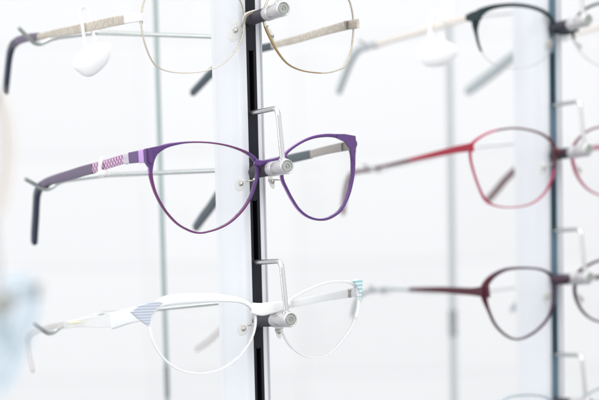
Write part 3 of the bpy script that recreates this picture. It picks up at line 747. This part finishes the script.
colC, QC = column(-36, 306, DN + .012, (0,), 'display column just outside the left edge that holds the very near blurred spectacles', [(-14 + 79 * k - 90, 24 + 79 * k - 90) for k in range(-3, 6)], [], 1.95, .95, 'display columns')

# ------------------------------------------------------------------ background wall with shallow panels
WY = 1.6
mw = grain(mat('white_wall_panel', (.90, .91, .92), .55), 6, .012)
nt, N, L, b = nodes(mw)
tc = N.new('ShaderNodeTexCoord'); sx = N.new('ShaderNodeSeparateXYZ'); cx = N.new('ShaderNodeCombineXYZ'); L.new(tc.outputs['Object'], sx.inputs[0])
L.new(sx.outputs['X'], cx.inputs[0]); L.new(sx.outputs['Z'], cx.inputs[1])
br = N.new('ShaderNodeTexBrick'); br.offset = 0; br.inputs['Scale'].default_value = 1; br.inputs['Brick Width'].default_value = .21; br.inputs['Row Height'].default_value = .155
br.inputs['Mortar Size'].default_value = .0022; br.inputs['Mortar Smooth'].default_value = .4; br.inputs['Bias'].default_value = 0
br.inputs['Color1'].default_value = (.792, .794, .798, 1); br.inputs['Color2'].default_value = (.758, .760, .765, 1); br.inputs['Mortar'].default_value = (.68, .69, .695, 1)
L.new(cx.outputs[0], br.inputs['Vector']); L.new(br.outputs['Color'], b.inputs['Base Color'])
mb = MB()
def box(mb, x0, x1, y0, y1, z0, z1, mi=0):
    prism(mb, [(x0, y0), (x1, y0), (x1, y1), (x0, y1)], z0, z1, mi)
box(mb, -3, 3, WY, WY + .06, -.2, 2.9)
wall = mb.build('back_wall', mw, None, smooth=False)
wall['kind'] = 'structure'

# ------------------------------------------------------------------ light
w = bpy.data.worlds.new('World'); sc.world = w; w.use_nodes = True
nt = w.node_tree; N = nt.nodes; L = nt.links; bg = N['Background']; bg.inputs['Strength'].default_value = 1.0
tc = N.new('ShaderNodeTexCoord'); sp = N.new('ShaderNodeSeparateXYZ'); L.new(tc.outputs['Generated'], sp.inputs[0])
# the bright shop around: luminous ceiling, paler sides, dimmer floor, broken by noise added for contrast in metal reflections
r1 = N.new('ShaderNodeValToRGB'); e = r1.color_ramp.elements
e[0].position = 0.0; e[0].color = (.50, .50, .505, 1); e[1].position = 1.0; e[1].color = (1.16, 1.16, 1.165, 1)
q = e.new(.46); q.color = (.50, .51, .53, 1); q = e.new(.56); q.color = (.875, .88, .885, 1)
m1 = N.new('ShaderNodeMapRange'); m1.inputs['From Min'].default_value = -1; L.new(sp.outputs['Z'], m1.inputs['Value']); L.new(m1.outputs['Result'], r1.inputs['Fac'])
no = N.new('ShaderNodeTexNoise'); no.inputs['Scale'].default_value = 3.2; no.inputs['Detail'].default_value = 1.5; L.new(tc.outputs['Generated'], no.inputs['Vector'])
r2 = N.new('ShaderNodeValToRGB'); r2.color_ramp.elements[0].position = .40; r2.color_ramp.elements[0].color = (.45, .46, .48, 1); r2.color_ramp.elements[1].position = .58; r2.color_ramp.elements[1].color = (1.2, 1.2, 1.2, 1)
L.new(no.outputs['Fac'], r2.inputs['Fac'])
mx = N.new('ShaderNodeMix'); mx.data_type = 'RGBA'; mx.blend_type = 'MULTIPLY'; mx.inputs['Factor'].default_value = 1; mx.clamp_result = False
L.new(r1.outputs['Color'], mx.inputs['A']); L.new(r2.outputs['Color'], mx.inputs['B']); L.new(mx.outputs['Result'], bg.inputs['Color'])
def area(name, loc, target, sx, sy, power, col=(1, 1, 1)):
    l = bpy.data.lights.new(name, 'AREA'); l.shape = 'RECTANGLE'; l.size = sx; l.size_y = sy; l.energy = power; l.color = col
    o = bpy.data.objects.new(name, l); COL.objects.link(o); o.location = loc
    o.rotation_euler = (Vector(target) - Vector(loc)).to_track_quat('-Z', 'Y').to_euler(); return o
area('ceiling_softbox', (0, .2, 2.75), (0, .3, 1.3), 2.0, 1.2, 14, (1, .99, .98))
area('front_fill', (.6, -2.0, 3.3), (0, 0, 1.4), 2.2, 1.2, 26, (1, 1, 1))  # unseen fill, added to brighten the objects from the camera side
area('left_area_light', (-1.9, -.5, 1.7), (0, 0, 1.35), 1.0, 1.4, 10, (.97, .985, 1))  # unseen area light from the left, slightly cool

sc.view_settings.view_transform = 'Standard'; sc.view_settings.look = 'None'
sc.view_settings.gamma = 1; sc.view_settings.exposure = 0.34
sc.cycles.max_bounces = 16; sc.cycles.transparent_max_bounces = 32
sc.cycles.caustics_reflective = False; sc.cycles.caustics_refractive = False
